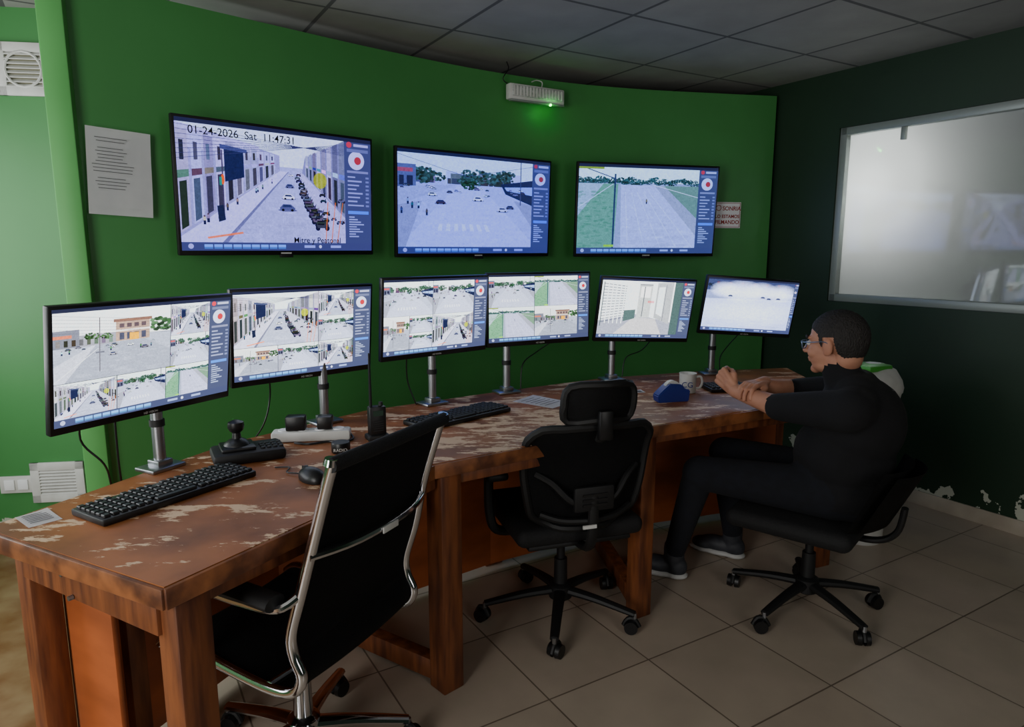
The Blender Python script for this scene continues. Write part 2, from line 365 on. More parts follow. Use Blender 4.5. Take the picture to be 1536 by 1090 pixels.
# ------------------------------------------------------------------ screen pictures (drawn in code)
class Im:
    def __init__(s, W=512, H=288):
        s.W, s.H = W, H; s.a = np.zeros((H, W, 3), np.float32); s.win = (0, 0, 1, 1)
        s.Y, s.X = np.mgrid[0:H, 0:W]; s.X = (s.X+.5)/W; s.Y = (s.Y+.5)/H; s.rng = np.random.default_rng(7)
    def T(s, x, y):
        x0, y0, x1, y1 = s.win; return x0+x*(x1-x0), y0+y*(y1-y0)
    def sl(s, xa, ya, xb, yb):
        x0, y0, x1, y1 = s.win
        xa, xb, ya, yb = max(xa, x0), min(xb, x1), max(ya, y0), min(yb, y1)
        i0, i1 = int(max(0, math.floor(ya*s.H))), int(min(s.H, math.ceil(yb*s.H)))
        j0, j1 = int(max(0, math.floor(xa*s.W))), int(min(s.W, math.ceil(xb*s.W)))
        return (slice(i0, i1), slice(j0, j1)) if i1 > i0 and j1 > j0 else None
    def put(s, S, mk, c, al):
        v = s.a[S]; v[mk] = v[mk]*(1-al)+np.array(c, np.float32)*al
    def rect(s, x0, y0, x1, y1, c, al=1.):
        a = s.T(x0, y0); b = s.T(x1, y1); S = s.sl(*a, *b)
        if S: v = s.a[S]; v[:] = v*(1-al)+np.array(c, np.float32)*al
    def disc(s, x, y, rx, ry, c, al=1.):
        a = s.T(x, y); rw = rx*(s.win[2]-s.win[0]); rh = ry*(s.win[3]-s.win[1]); S = s.sl(a[0]-rw, a[1]-rh, a[0]+rw, a[1]+rh)
        if S: s.put(S, ((s.X[S]-a[0])/rw)**2+((s.Y[S]-a[1])/rh)**2 < 1, c, al)
    def poly(s, pts, c, al=1.):
        P = [s.T(*p) for p in pts]; xs = [p[0] for p in P]; ys = [p[1] for p in P]; S = s.sl(min(xs), min(ys), max(xs), max(ys))
        if not S: return
        X = s.X[S]; Y = s.Y[S]; ins = np.zeros(X.shape, bool); n = len(P)
        for i in range(n):
            xa, ya = P[i]; xb, yb = P[(i+1) % n]
            if ya == yb: continue
            ins ^= ((Y < ya) != (Y < yb)) & (X < (xb-xa)*(Y-ya)/(yb-ya)+xa)
        s.put(S, ins, c, al)
    def line(s, x0, y0, x1, y1, w, c, al=1.):
        dx, dy = x1-x0, y1-y0; L = math.hypot(dx, dy); nx, ny = -dy/L*w/2, dx/L*w/2
        s.poly([(x0+nx, y0+ny), (x1+nx, y1+ny), (x1-nx, y1-ny), (x0-nx, y0-ny)], c, al)
    def g(s, lo, hi, v=.05):
        q = s.rng.uniform(lo, hi); return tuple(np.clip(q+s.rng.uniform(-v, v, 3), 0, 1))
    def car(s, x, y, k, c):
        s.disc(x, y+.25*k, .62*k, .14*k, (.22, .22, .28), .6)
        s.poly([(x-.5*k, y), (x-.42*k, y-.12*k), (x-.28*k, y-.34*k), (x+.22*k, y-.34*k), (x+.4*k, y-.1*k), (x+.5*k, y), (x+.5*k, y+.25*k), (x-.5*k, y+.25*k)], c)
        s.poly([(x-.26*k, y-.27*k), (x+.18*k, y-.27*k), (x+.32*k, y-.05*k), (x-.36*k, y-.05*k)], (.2, .22, .3))
        for q in (-.3, .3): s.disc(x+q*k, y+.24*k, .09*k, .12*k, (.1, .1, .12))
    def bike(s, x, y, k):
        d = (.14, .14, .2); s.disc(x-.3*k, y+.2*k, .15*k, .25*k, d); s.disc(x+.3*k, y+.2*k, .15*k, .25*k, d)
        s.poly([(x-.4*k, y-.1*k), (x+.2*k, y-.2*k), (x+.4*k, y-.55*k), (x+.3*k, y+.2*k), (x-.3*k, y+.2*k)], s.g(.15, .45)); s.rect(x-.3*k, y-.22*k, x+.1*k, y-.1*k, (.12, .12, .15))
    def man_(s, x, y, k):
        s.rect(x-.12*k, y-.6*k, x+.12*k, y-.1*k, s.g(.15, .8, .12)); s.rect(x-.1*k, y-.1*k, x+.1*k, y+.4*k, (.16, .17, .24)); s.disc(x, y-.7*k, .08*k, .12*k, (.35, .28, .26))
    def tree(s, x, y, r, c=(.22, .3, .3)):
        for k in range(40):
            a = s.rng.uniform(0, 6.3); d = r*math.sqrt(s.rng.uniform(0, 1)); q = s.rng.uniform(.6, 1.5)
            s.disc(x+d*math.cos(a), y+d*math.sin(a)*.8, r*.17, r*.2, tuple(v*q for v in c), .9)
    def road(s, x0, y0, x1, y1, n=50):
        """patches, stains and tyre marks on asphalt"""
        for k in range(n):
            y = s.rng.uniform(y0, y1); x = s.rng.uniform(x0, x1); d = (y-y0)/(y1-y0)+.25; q = s.rng.choice([.5, .92])
            s.disc(x, y, .09*d*s.rng.uniform(.3, 1), .018*d*s.rng.uniform(.3, 1.4), (q, q, q+.02), .13)
    def grain(s):
        S = s.sl(*s.win); X = s.X[S]; Y = s.Y[S]; x0, y0, x1, y1 = s.win
        lx = np.clip((X-x0)/(x1-x0), 0, .999); ly = np.clip((Y-y0)/(y1-y0), 0, .999)
        for nx, ny, am in ((60, 40, .018), (150, 90, .028)):
            q = s.rng.normal(size=(ny, nx)); s.a[S] *= (1+am*q[(ly*ny).astype(int), (lx*nx).astype(int)])[..., None]
        v = s.a[S]; m = v.mean(axis=2, keepdims=True); v = m+(v-m)*1.15; s.a[S] = (v-.55)*1.18+.56
    def view(s, kind, seed=0):
        s.rng = R = np.random.default_rng(seed)
        G = (.68, .69, .73); SKY = (.90, .94, 1.0)
        if kind == 'street':
            s.rect(0, 0, 1, 1, G); s.road(0, .36, 1, 1, 70); s.rect(0, 0, 1, .3, SKY)
            vx = R.uniform(.52, .66)
            s.poly([(0, 0), (vx-.08, .2), (vx-.08, .34), (0, .95)], (.62, .61, .66))
            s.poly([(0, 0), (vx-.2, .14), (vx-.2, .24), (0, .2)], (.76, .74, .76))
            s.poly([(1, 0), (vx+.08, .2), (vx+.06, .34), (1, .75)], (.52, .52, .58))
            s.poly([(0, .95), (vx-.08, .34), (vx-.03, .34), (.22, 1), (0, 1)], (.80, .79, .82))
            s.poly([(.22, 1), (vx-.03, .34), (vx-.024, .34), (.25, 1)], (.45, .45, .5))
            s.poly([(vx+.02, .34), (vx+.06, .34), (1, .75), (1, 1), (.84, 1)], (.72, .71, .74))
            L = lambda t, f: (0+t*(vx-.08), (0+.2*t)*(1-f)+(.95-.61*t)*f)
            t = 0.
            while t < .93:
                w = .13*(1-.65*t); t2 = t+w*.8
                s.poly([L(t, .05), L(t2, .05), L(t2, .97), L(t, .97)], s.g(.5, .8, .03))
                s.poly([L(t+w*.1, .52), L(t+w*.62, .52), L(t+w*.62, .95), L(t+w*.1, .95)], s.g(.15, .4, .03))
                s.poly([L(t, .42), L(t2, .42), L(t2, .49), L(t, .49)], s.g(.25, .85, .12))
                s.poly([L(t+w*.2, .15), L(t+w*.5, .15), L(t+w*.5, .33), L(t+w*.2, .33)], s.g(.2, .45, .03)); t += w
            Rr = lambda t, f: (1-t*(1-vx-.06), (.2*t)*(1-f)+(.75-.41*t)*f)
            t = 0.
            while t < .93:
                w = .17*(1-.65*t)
                s.poly([Rr(t, 0), Rr(t+w*.8, 0), Rr(t+w*.8, .97), Rr(t, .97)], s.g(.4, .75, .03))
                s.poly([Rr(t+w*.1, .55), Rr(t+w*.6, .55), Rr(t+w*.6, .95), Rr(t+w*.1, .95)], s.g(.15, .35, .03))
                s.poly([Rr(t, .44), Rr(t+w*.8, .44), Rr(t+w*.8, .51), Rr(t, .51)], s.g(.3, .9, .15)); t += w
            s.poly([(.25, .18), (.36, .2), (.36, .42), (.25, .47)], (.16, .18, .26)); s.poly([(.23, .15), (.38, .18), (.38, .21), (.23, .19)], (.3, .32, .4))
            for k in range(18):
                t = k/18; s.bike(vx+.03+.17*t**1.3+R.uniform(-.008, .008), .36+.5*t, .035+.075*t)
            for k in range(14): s.bike(R.uniform(vx+.12, .98), R.uniform(.5, .8), R.uniform(.04, .06))
            for k in range(4): s.car(vx-.012-.03*k*.3, .37+.10*k, .03+.022*k, (.92, .92, .96) if k % 2 == 0 else (.35, .36, .42))
            for k in range(10):
                x = R.uniform(.1, vx-.1); y = .98-.62*x/vx; s.man_(x, y-.04, .06*(1.3-x/vx))
            for k in range(8): s.line(0, .02+.04*k, 1, .14-.015*k, .0035, (.25, .25, .32))
            s.rect(.235, .2, .241, .8, (.3, .27, .3)); s.disc(.238, .45, .01, .045, (.9, .4, .2)); s.rect(.22, .43, .233, .5, (.2, .55, .4))
            s.poly([(.2, .68), (.235, .67), (.245, .8), (.205, .82)], (.16, .18, .24)); s.line(.14, .96, .34, .91, .018, (.95, .5, .3), .9); s.disc(.83, .40, .045, .075, (.72, .74, .2), .75)
            for q in (0, .04, .08): s.line(.86+q, 1, .88+q*1.3, .6, .006, (.9, .45, .2), .8)
        elif kind == 'cross':
            s.rect(0, 0, 1, 1, (.70, .71, .75)); s.road(0, .36, 1, 1, 60); s.rect(0, 0, 1, .26, SKY)
            for k in range(12): x = R.uniform(-.05, .95); s.rect(x, R.uniform(.14, .2), x+.08, .3, s.g(.4, .85, .06)); s.rect(x+.01, .24, x+.07, .3, s.g(.2, .4, .04))
            for k in range(22): s.tree(R.uniform(0, 1), R.uniform(.16, .26), R.uniform(.03, .07), (.22, .3, .24))
            s.rect(0, .12, .12, .36, (.40, .41, .46)); s.rect(.0, .16, .1, .2, (.7, .35, .35)); s.rect(.01, .24, .04, .34, (.2, .2, .25)); s.rect(.06, .24, .1, .34, (.2, .2, .25))
            s.poly([(1, .20), (.74, .27), (.78, .38), (1, .50)], (.16, .18, .26)); s.poly([(1, .28), (.77, .30), (.79, .34), (1, .38)], (.6, .68, .82))
            s.poly([(.42, .3), (.58, .3), (1.05, 1), (.0, 1)], (.78, .79, .83), .6); s.poly([(0, .36), (.42, .3), (.0, .55)], (.66, .67, .70)); s.tree(.5, .30, .06, (.14, .24, .16))
            s.poly([(0, .55), (.16, .5), (.05, 1), (0, 1)], (.60, .60, .62)); s.poly([(1, .5), (.85, .45), (1, .75)], (.60, .60, .62))
            for k in range(7): s.poly([(.28+.055*k, .74), (.305+.055*k, .74), (.30+.06*k, .82), (.27+.06*k, .82)], (.94, .94, .98), .7)
            for k in range(20): s.car(R.uniform(.02, .95), R.uniform(.31, .42), R.uniform(.02, .045), s.g(.2, .95, .04))
            for k in range(5): s.car(R.uniform(.15, .85), R.uniform(.42, .58), R.uniform(.05, .08), s.g(.2, .98, .03))
            for k in range(5): s.man_(R.uniform(0, .2), R.uniform(.5, .7), .06)
            s.line(0, .02, .5, .22, .004, (.3, .3, .38)); s.line(1, .04, .5, .2, .004, (.3, .3, .38)); s.rect(.9, .0, .906, .5, (.3, .3, .34))
        elif kind == 'corner':
            s.rect(0, 0, 1, 1, (.66, .67, .69)); s.rect(0, 0, 1, .4, (.93, .95, .98))
            s.rect(0, .25, .2, .5, (.46, .46, .48)); s.rect(.0, .32, .14, .36, (.75, .45, .35)); s.rect(.2, .34, .5, .5, (.58, .57, .58))
            for k in range(8): s.rect(.02+.06*k, .39, .05+.06*k, .48, s.g(.2, .5, .04))
            s.rect(.5, .18, .8, .48, (.66, .56, .48)); s.rect(.48, .15, .82, .19, (.5, .38, .32)); s.rect(.5, .31, .8, .335, (.88, .84, .78))
            for k in range(4): s.rect(.53+k*.065, .36, .57+k*.065, .46, (.3, .3, .34)); s.rect(.53+k*.065, .22, .57+k*.065, .28, (.35, .3, .3))
            s.rect(.62, .37, .7, .48, (.88, .64, .1)); s.tree(.92, .28, .13, (.22, .30, .2)); s.tree(.3, .36, .06, (.25, .33, .22)); s.tree(.42, .38, .05, (.25, .33, .22))
            s.poly([(.3, .5), (.75, .48), (1, .7), (1, 1), (0, 1), (0, .75)], (.60, .61, .63)); s.road(0, .5, 1, 1, 70); s.poly([(.0, .75), (.3, .5), (.33, .5), (.08, 1), (0, 1)], (.76, .76, .77))
            for k in range(6): s.line(0, .03+.05*k, 1, .22+.04*k, .003, (.3, .3, .34))
            for k in range(9): s.car(R.uniform(.1, .95), R.uniform(.5, .56), R.uniform(.03, .06), s.g(.2, .95, .03))
            for k in range(2): s.car(R.uniform(.3, .8), R.uniform(.6, .68), .07, s.g(.2, .95, .03))
            for k in range(5): s.man_(R.uniform(0.05, .9), R.uniform(.52, .6), .05)
            s.rect(.36, .1, .365, .9, (.35, .33, .33)); s.rect(.33, .6, .40, .62, (.4, .4, .42)); s.line(.35, .55, .0, .98, .006, (.9, .9, .9))
        elif kind == 'field':
            s.rect(0, 0, 1, 1, (.60, .62, .66)); s.rect(0, 0, 1, .18, SKY)
            for k in range(44): s.tree(k/40., R.uniform(.14, .19), R.uniform(.02, .045), (.2, .29, .26))
            s.poly([(0, .2), (.32, .2), (.30, 1), (0, 1)], (.44, .60, .46)); s.poly([(0, .2), (.2, .2), (0, .6)], (.64, .70, .68))
            for k in range(90): x = R.uniform(.0, .29); y = R.uniform(.3, 1); s.disc(x, y, .02, .01, (.32, .50, .36), .4)
            s.poly([(.34, .21), (.62, .21), (1.25, 1), (.36, 1)], (.72, .72, .78)); s.road(.36, .25, 1, 1, 70); s.poly([(.70, .21), (1, .21), (1, .62)], (.44, .54, .44)); s.poly([(.62, .21), (.70, .21), (1, .62), (1, .84)], (.62, .62, .64))
            s.rect(.287, .08, .30, 1, (.22, .26, .32)); s.line(.02, .0, .3, .14, .010, (.25, .25, .34)); s.line(0, .5, .28, .2, .006, (.82, .84, .86))
            for k in range(5): s.line(.38+.05*k, .3, .42+.14*k, 1, .007, (.84, .84, .90), .6)
            s.line(.6, .2, 1, .35, .006, (.88, .88, .92)); s.rect(0, 0, .2, .025, (.55, .6, .25)); s.rect(.22, .96, .3, .985, (.6, .8, .25)); s.man_(.56, .42, .05)
        elif kind == 'hall':
            s.rect(0, 0, 1, 1, (.92, .94, .96)); s.poly([(0, .75), (.45, .62), (1, .8), (1, 1), (0, 1)], (.60, .60, .62))
            for k in range(14): s.line(.03, .06+k*.055, .3, .1+k*.045, .012, (.25, .27, .32), .9)
            for k in range(5): s.line(.08+.05*k, .05, .08+.05*k, .8, .012, (.92, .94, .96))
            s.rect(.02, .03, .03, .85, (.3, .34, .34)); s.rect(.46, .06, .62, .68, (.74, .74, .70)); s.rect(.48, .1, .6, .3, (.97, .98, 1)); s.rect(.52, .1, .53, .66, (.4, .41, .41)); s.rect(.46, .05, .62, .07, (.5, .5, .5))
            s.poly([(.68, .02), (.88, 0), (.88, .8), (.68, .68)], (.66, .66, .64)); s.poly([(.7, .1), (.78, .09), (.78, .66), (.7, .6)], (.90, .92, .95)); s.rect(.79, .05, .795, .74, (.4, .4, .42))
            s.rect(.9, 0, 1, 1, (.30, .36, .34)); s.poly([(.2, 1), (.42, .68), (.7, .7), (.8, 1)], (.76, .74, .71)); s.poly([(.3, .55), (.44, .53), (.44, .70), (.3, .76)], (.32, .38, .36)); s.rect(.58, .36, .66, .4, (.85, .3, .3), .5)
        elif kind == 'night':
            s.rect(0, 0, 1, 1, (.55, .58, .66)); s.rect(0, 0, 1, .22, (.26, .28, .36)); s.poly([(0, .4), (1, .35), (1, 1), (0, 1)], (.74, .77, .84)); s.road(0, .4, 1, 1, 60)
            for k in range(6): s.rect(.1+.14*k, .04, .13+.14*k, .09, (.36, .26, .3)); s.tree(.05+.18*k, .12, .05, (.2, .22, .26))
            for x, y, r in ((.2, .20, .07), (.4, .22, .1), (.62, .20, .08), (.86, .22, .08)):
                for q in range(10): s.disc(x, y, r*(2.4-q*.22), r*(2.4-q*.22), (.97, .98, 1), .2)
            for q in range(14): s.disc(.5, .66, .62-q*.035, .34-q*.02, (.97, .98, 1), .07)
            for k in range(4): s.car(R.uniform(.15, .85), R.uniform(.3, .36), .05, (.3, .32, .4))
        s.grain()
        return s
    def chrome(s, x):
        """recorder software side panel and bottom bar"""
        s.win = (0, 0, 1, 1)
        s.rect(x, 0, 1, 1, (.25, .27, .36)); s.rect(0, 0, 1, .03, (.12, .13, .2)); s.rect(0, .935, 1, 1, (.24, .26, .36))
        w = 1-x; s.disc(x+w*.45, .19, w*.30, w*.5, (.85, .85, .9)); s.disc(x+w*.5, .19, w*.13, w*.22, (.75, .18, .2)); s.disc(x+w*.18, .055, w*.1, w*.16, (.85, .2, .25)); s.rect(x+w*.35, .045, x+w*.9, .065, (.7, .7, .76))
        s.rect(x+w*.1, .09, x+w*.9, .115, (.4, .42, .52)); s.rect(x+w*.1, .28, x+w*.9, .30, (.5, .51, .6))
        for k in range(8): s.rect(x+w*.12, .33+k*.036, x+w*(.4+.35*((k*37) % 10)/10), .342+k*.036, (.58, .6, .70)); s.rect(x+w*.8, .33+k*.036, x+w*.92, .345+k*.036, (.45, .48, .6))
        s.rect(x+w*.12, .64, x+w*.9, .665, (.25, .5, .85))
        for k in range(9): s.rect(x+w*.15, .69+k*.022, x+w*(.35+.4*((k*53) % 10)/10), .699+k*.022, (.62, .66, .75))
        for k in range(9): s.rect(.1+k*.045, .95, .138+k*.045, .985, (.45, .68, .88)); s.rect(.1+k*.045, .972, .138+k*.045, .985, (.25, .45, .62))
        s.rect(.6, .955, .66, .975, (.6, .65, .8)); s.rect(.75, .955, .81, .975, (.6, .65, .8)); s.disc(.04, .965, .012, .02, (.7, .7, .8)); s.disc(.69, .965, .008, .014, (.9, .9, .95))
    def mat(s, name, strength, tint=(1, 1, 1)):
        a = np.clip(s.a*np.array(tint), 0, 1)[::-1]
        im = bpy.data.images.new(name, s.W, s.H); px = np.ones((s.H, s.W, 4), np.float32); px[..., :3] = a
        im.pixels.foreach_set(px.ravel()); im.update(); im.pack()
        m = bpy.data.materials.new(name); m.use_nodes = True; nt = m.node_tree; b = nt.nodes['Principled BSDF']
        t = nt.nodes.new('ShaderNodeTexImage'); t.image = im; b.inputs['Base Color'].default_value = (.005, .005, .005, 1); b.inputs['Roughness'].default_value = .3
        nt.links.new(t.outputs[0], b.inputs['Emission Color']); b.inputs['Emission Strength'].default_value = strength
        return m
def tvpic(kind, seed, px=.85):
    im = Im(960, 540); im.win = (0, .03, px, .935); im.view(kind, seed); im.chrome(px); return im
def multi(cells, px=.86):
    im = Im(864, 486); im.a[:] = .05
    for (x0, y0, x1, y1), kind, seed in cells:
        g = .0025; im.win = (x0*px+g, .03+y0*.905+g, x1*px-g, .03+y1*.905-g); im.view(kind, seed)
    im.chrome(px); return im
TVT = (.76, .78, 1.16); MT = (.97, 1.0, 1.07)
TVS, MS = 1.7, 2.4
tv1 = tvpic('street', 1, .84).mat('tv_picture_street', TVS, TVT)
tv2 = tvpic('cross', 2, .87).mat('tv_picture_crossing', TVS, (.60, .70, 1.2))
tv3 = tvpic('field', 3, .86).mat('tv_picture_road', TVS, (.68, .80, 1.15))
p1 = multi([((0, 0, .71, .66), 'corner', 5), ((.71, 0, 1, .33), 'street', 6), ((.71, .33, 1, .66), 'cross', 7), ((0, .66, .36, 1), 'street', 8), ((.36, .66, .68, 1), 'cross', 9), ((.68, .66, 1, 1), 'field', 10)]).mat('monitor_picture_1', MS, MT)
p2 = multi([((0, 0, .68, .66), 'street', 15), ((.68, 0, 1, .33), 'street', 16), ((.68, .33, 1, .66), 'cross', 17), ((0, .66, .34, 1), 'corner', 18), ((.34, .66, .68, 1), 'cross', 19), ((.68, .66, 1, 1), 'street', 20)]).mat('monitor_picture_2', MS, MT)
p3 = multi([((0, 0, .52, .5), 'cross', 25), ((.52, 0, 1, .5), 'cross', 26), ((0, .5, .27, 1), 'corner', 27), ((.27, .5, .52, .76), 'cross', 28), ((.27, .76, .52, 1), 'cross', 29), ((.52, .5, 1, 1), 'street', 30)]).mat('monitor_picture_3', MS, MT)
p4 = multi([((0, 0, .5, .5), 'cross', 35), ((.5, 0, 1, .5), 'field', 36), ((0, .5, .5, 1), 'field', 37), ((.5, .5, 1, 1), 'corner', 38)], .88).mat('monitor_picture_4', MS*.9, MT)
p5 = multi([((0, 0, 1, 1), 'hall', 45)], .87).mat('monitor_picture_5', MS, MT)
p6 = multi([((0, 0, 1, 1), 'night', 55)], .96).mat('monitor_picture_6', MS, (.9, .94, 1.1))

# ------------------------------------------------------------------ wall TVs
def frame_basis(pl, pr):
    pl = Vector(pl); pr = Vector(pr); d = pr-pl; return (pl+pr)/2, d.length, math.atan2(d.y, d.x)
def tv(pl, pr, zc, h, pic, tilt, roll, stamp=False):
    c, w, a = frame_basis(pl, pr); mb = MB('wall_mounted_tv')
    mb.box((0, .012, 0), (w, .024, h), BLACK, bevel=.005)
    mb.box((0, .042, -.03), (w*.7, .05, h*.6), BLACKM, bevel=.018)
    mb.box((0, .068, 0), (.3, .03, .2), STEEL, bevel=.004)
    x = w/2-.012; z0 = -h/2+.02; z1 = h/2-.012
    mb.quad([(-x, -.0008, z0), (x, -.0008, z0), (x, -.0008, z1), (-x, -.0008, z1)], pic)
    mb.box((0, .0, -h/2-.004), (.06, .016, .012), BLACKM, bevel=.002)
    mb.box((0, -.001, -h/2+.009), (.05, .001, .006), WHITE)
    if stamp:
        mb.text('01-24-2026  Sat  11:47:31', .044, Matrix.Translation((-w/2+.06, -.0016, h/2-.068)) @ RX, INK, bold=.0004)
        mb.text('Mitre y Peatonal', .036, Matrix.Translation((w/2-.42, -.0016, -h/2+.055)) @ RX, INK, bold=.0004)
    M = Matrix.Rotation(a, 3, 'Z') @ Matrix.Rotation(tilt, 3, 'X') @ Matrix.Rotation(roll, 3, 'Y')
    return mb.done((c.x, c.y, zc), M.to_euler())
tv((-1.335, 2.77), (-.68, 3.41), 1.673, .55, tv1, .04, .0, True)
tv((-.585, 3.50), (.225, 4.11), 1.658, .55, tv2, .04, .0)
tv((.375, 4.09), (1.28, 4.35), 1.655, .55, tv3, .06, .0)

# ------------------------------------------------------------------ desk
DZ = .78
front = [(-.669, 1.216), (-.238, 1.98), (.12, 2.22), (.477, 2.42), (1.03, 2.72), (1.47, 2.90)]
back = [(-1.235, 1.50), (-.95, 2.22), (-.60, 2.68), (-.12, 3.02), (.45, 3.39), (1.0, 3.59), (1.52, 3.70)]
mb = MB('control_room_desk')
mb.prism(front+back[::-1], DZ-.045, DZ, WOOD, bevel=.004)
def post(x, y, a, sx=.09, sy=.07, z1=DZ-.046): mb.box((x, y, z1/2), (sx, sy, z1), PINE, rot=(0, 0, a), bevel=.004)
def rail(p, q, z, h, t, m=PINE):
    p = Vector(p); q = Vector(q); d = q-p; mb.box(((p.x+q.x)/2, (p.y+q.y)/2, z), (d.length, t, h), m, rot=(0, 0, math.atan2(d.y, d.x)), bevel=.003)
a1, a2 = 1.06, .55
post(-.668, 1.285, a1, .08, .065); post(-1.165, 1.565, a1, .07, .06); post(-.215, 2.045, a2+.2, .08, .08); post(.50, 2.50, a2, .07, .07); post(1.40, 2.93, .4, .08, .07)
post(-1.07, 1.74, a1, .05, .09); post(-.80, 2.37, .9); post(-.1, 2.95, .6); post(.62, 3.38, .4); post(1.43, 3.62, .3)
rail((-.70, 1.262), (-1.15, 1.515), DZ-.085, .075, .028); rail((-.66, 1.30), (-.245, 2.0), DZ-.065, .035, .025)
rail((-.2, 2.04), (.5, 2.49), DZ-.065, .035, .025); rail((.5, 2.49), (1.4, 2.93), DZ-.065, .035, .025)
lip = [back[0]]+front
for p, q in zip(lip, lip[1:]): rail(p, q, DZ-.024, .044, .012, EDGE)
rail((-.22, 2.06), (-.74, 2.40), .045, .07, .05); rail((.5, 2.5), (.40, 3.25), .045, .07, .05)
pan = [(-1.12, 1.62), (-.84, 2.28), (-.10, 2.86), (.60, 3.28), (1.42, 3.56)]
for p, q in zip(pan, pan[1:]): rail(p, q, .385, .70, .016, PLY)
rail((-.95, 1.50), (-1.13, 1.60), .385, .70, .014, PLY)
for i in range(2): mb.cyl((-.99+.02*i, 1.408-.012*i, .715-.05*i), (-.995+.02*i, 1.40-.012*i, .715-.05*i), .006, .006, STEEL, 8)
desk = mb.done()

# ------------------------------------------------------------------ monitors
def monitor(c, ang, z, w, h, pic, tilt, roll, pole, cables=()):
    mb = MB('computer_monitor')
    M = Matrix.Translation((c[0], c[1], z)) @ Matrix.Rotation(ang, 4, 'Z') @ Matrix.Rotation(tilt, 4, 'X') @ Matrix.Rotation(roll, 4, 'Y')
    t = MB('t')
    t.box((0, .011, 0), (w, .022, h), BLACK, bevel=.004)
    t.box((0, .03, 0), (w*.6, .03, h*.6), BLACKM, bevel=.012)
    t.box((0, .052, 0), (.11, .02, .11), BLACKM, bevel=.003)
    x = w/2-.009; z0 = -h/2+.021; z1 = h/2-.009
    t.quad([(-x, -.0008, z0), (x, -.0008, z0), (x, -.0008, z1), (-x, -.0008, z1)], pic)
    t.text('HD VISION', .009, Matrix.Translation((0, -.0012, -h/2+.006)) @ RX, WHITE, 'CENTER')
    bmesh.ops.transform(t.bm, matrix=M, verts=t.bm.verts)
    me = bpy.data.meshes.new('x'); t.bm.to_mesh(me)
    for mm in t.mats: mb.mi(mm)
    mb.bm.from_mesh(me)
    vm = M @ Vector((0, .065, 0)); px, py = pole
    mb.cyl((px, py, DZ+.012), (px, py, vm.z), .017, .017, STEEL, 20)
    mb.cyl((px, py, vm.z), (px, py, vm.z+.02), .019, .019, BLACKM, 20)
    mb.cyl((px, py, vm.z-.03), (px, py, vm.z+.01), .026, .026, BLACKM, 20)
    mb.cyl((px, py, DZ+.13), (px, py, DZ+.15), .021, .021, BLACKM, 20)
    mb.box((px, py, DZ+.006), (.11, .085, .012), STEEL, rot=(0, 0, ang), bevel=.004)
    mb.box((px, py, DZ+.02), (.05, .05, .02), STEEL, rot=(0, 0, ang), bevel=.004)
    mb.tube([(px, py, vm.z-.01), ((px+vm.x)/2, (py+vm.y)/2, vm.z-.01), (vm.x, vm.y, vm.z)], .014, BLACKM, n=8, sub=2)
    for cb in cables: mb.tube(cb, .003, BLACK, n=6)
    return mb.done()
monitor((-1.015, 1.89), math.atan2(.894, .45), 1.12, .55, .335, p1, .15, .0, (-1.045, 1.945),
        ([(-1.16, 1.80, 1.02), (-1.20, 1.83, .9), (-1.16, 1.86, .82), (-1.17, 1.90, .74), (-1.18, 1.95, .55)], [(-1.12, 1.87, 1.02), (-1.13, 1.88, .9), (-1.14, 1.90, .76), (-1.16, 1.96, .6)]))
monitor((-.735, 2.42), math.atan2(.70, .69), 1.127, .55, .335, p2, .10, .0, (-.705, 2.49), ([(-.86, 2.36, 1.02), (-.88, 2.42, .9), (-.90, 2.40, .8), (-.98, 2.45, .7)],))
monitor((-.300, 2.745), .73, 1.155, .525, .325, p3, .08, .0, (-.335, 2.80), ([(-.42, 2.69, 1.05), (-.43, 2.74, .9), (-.40, 2.75, .80), (-.40, 2.79, .785)],))
monitor((.128, 3.06), .48, 1.161, .535, .325, p4, .0, .0, (-.025, 3.03), ([(.22, 3.16, 1.02), (.12, 3.17, .95), (.05, 3.1, .90), (.04, 3.08, .785)],))
monitor((.655, 3.32), .30, 1.130, .52, .320, p5, .15, .05, (.495, 3.34), ([(.72, 3.40, 1.0), (.66, 3.42, .92), (.58, 3.42, .88), (.56, 3.40, .785)],))
monitor((1.205, 3.45), .14, 1.134, .505, .300, p6, .15, .07, (1.04, 3.50), ([(1.2, 3.54, 1.0), (1.14, 3.56, .92), (1.10, 3.55, .86), (1.10, 3.54, .785)],))

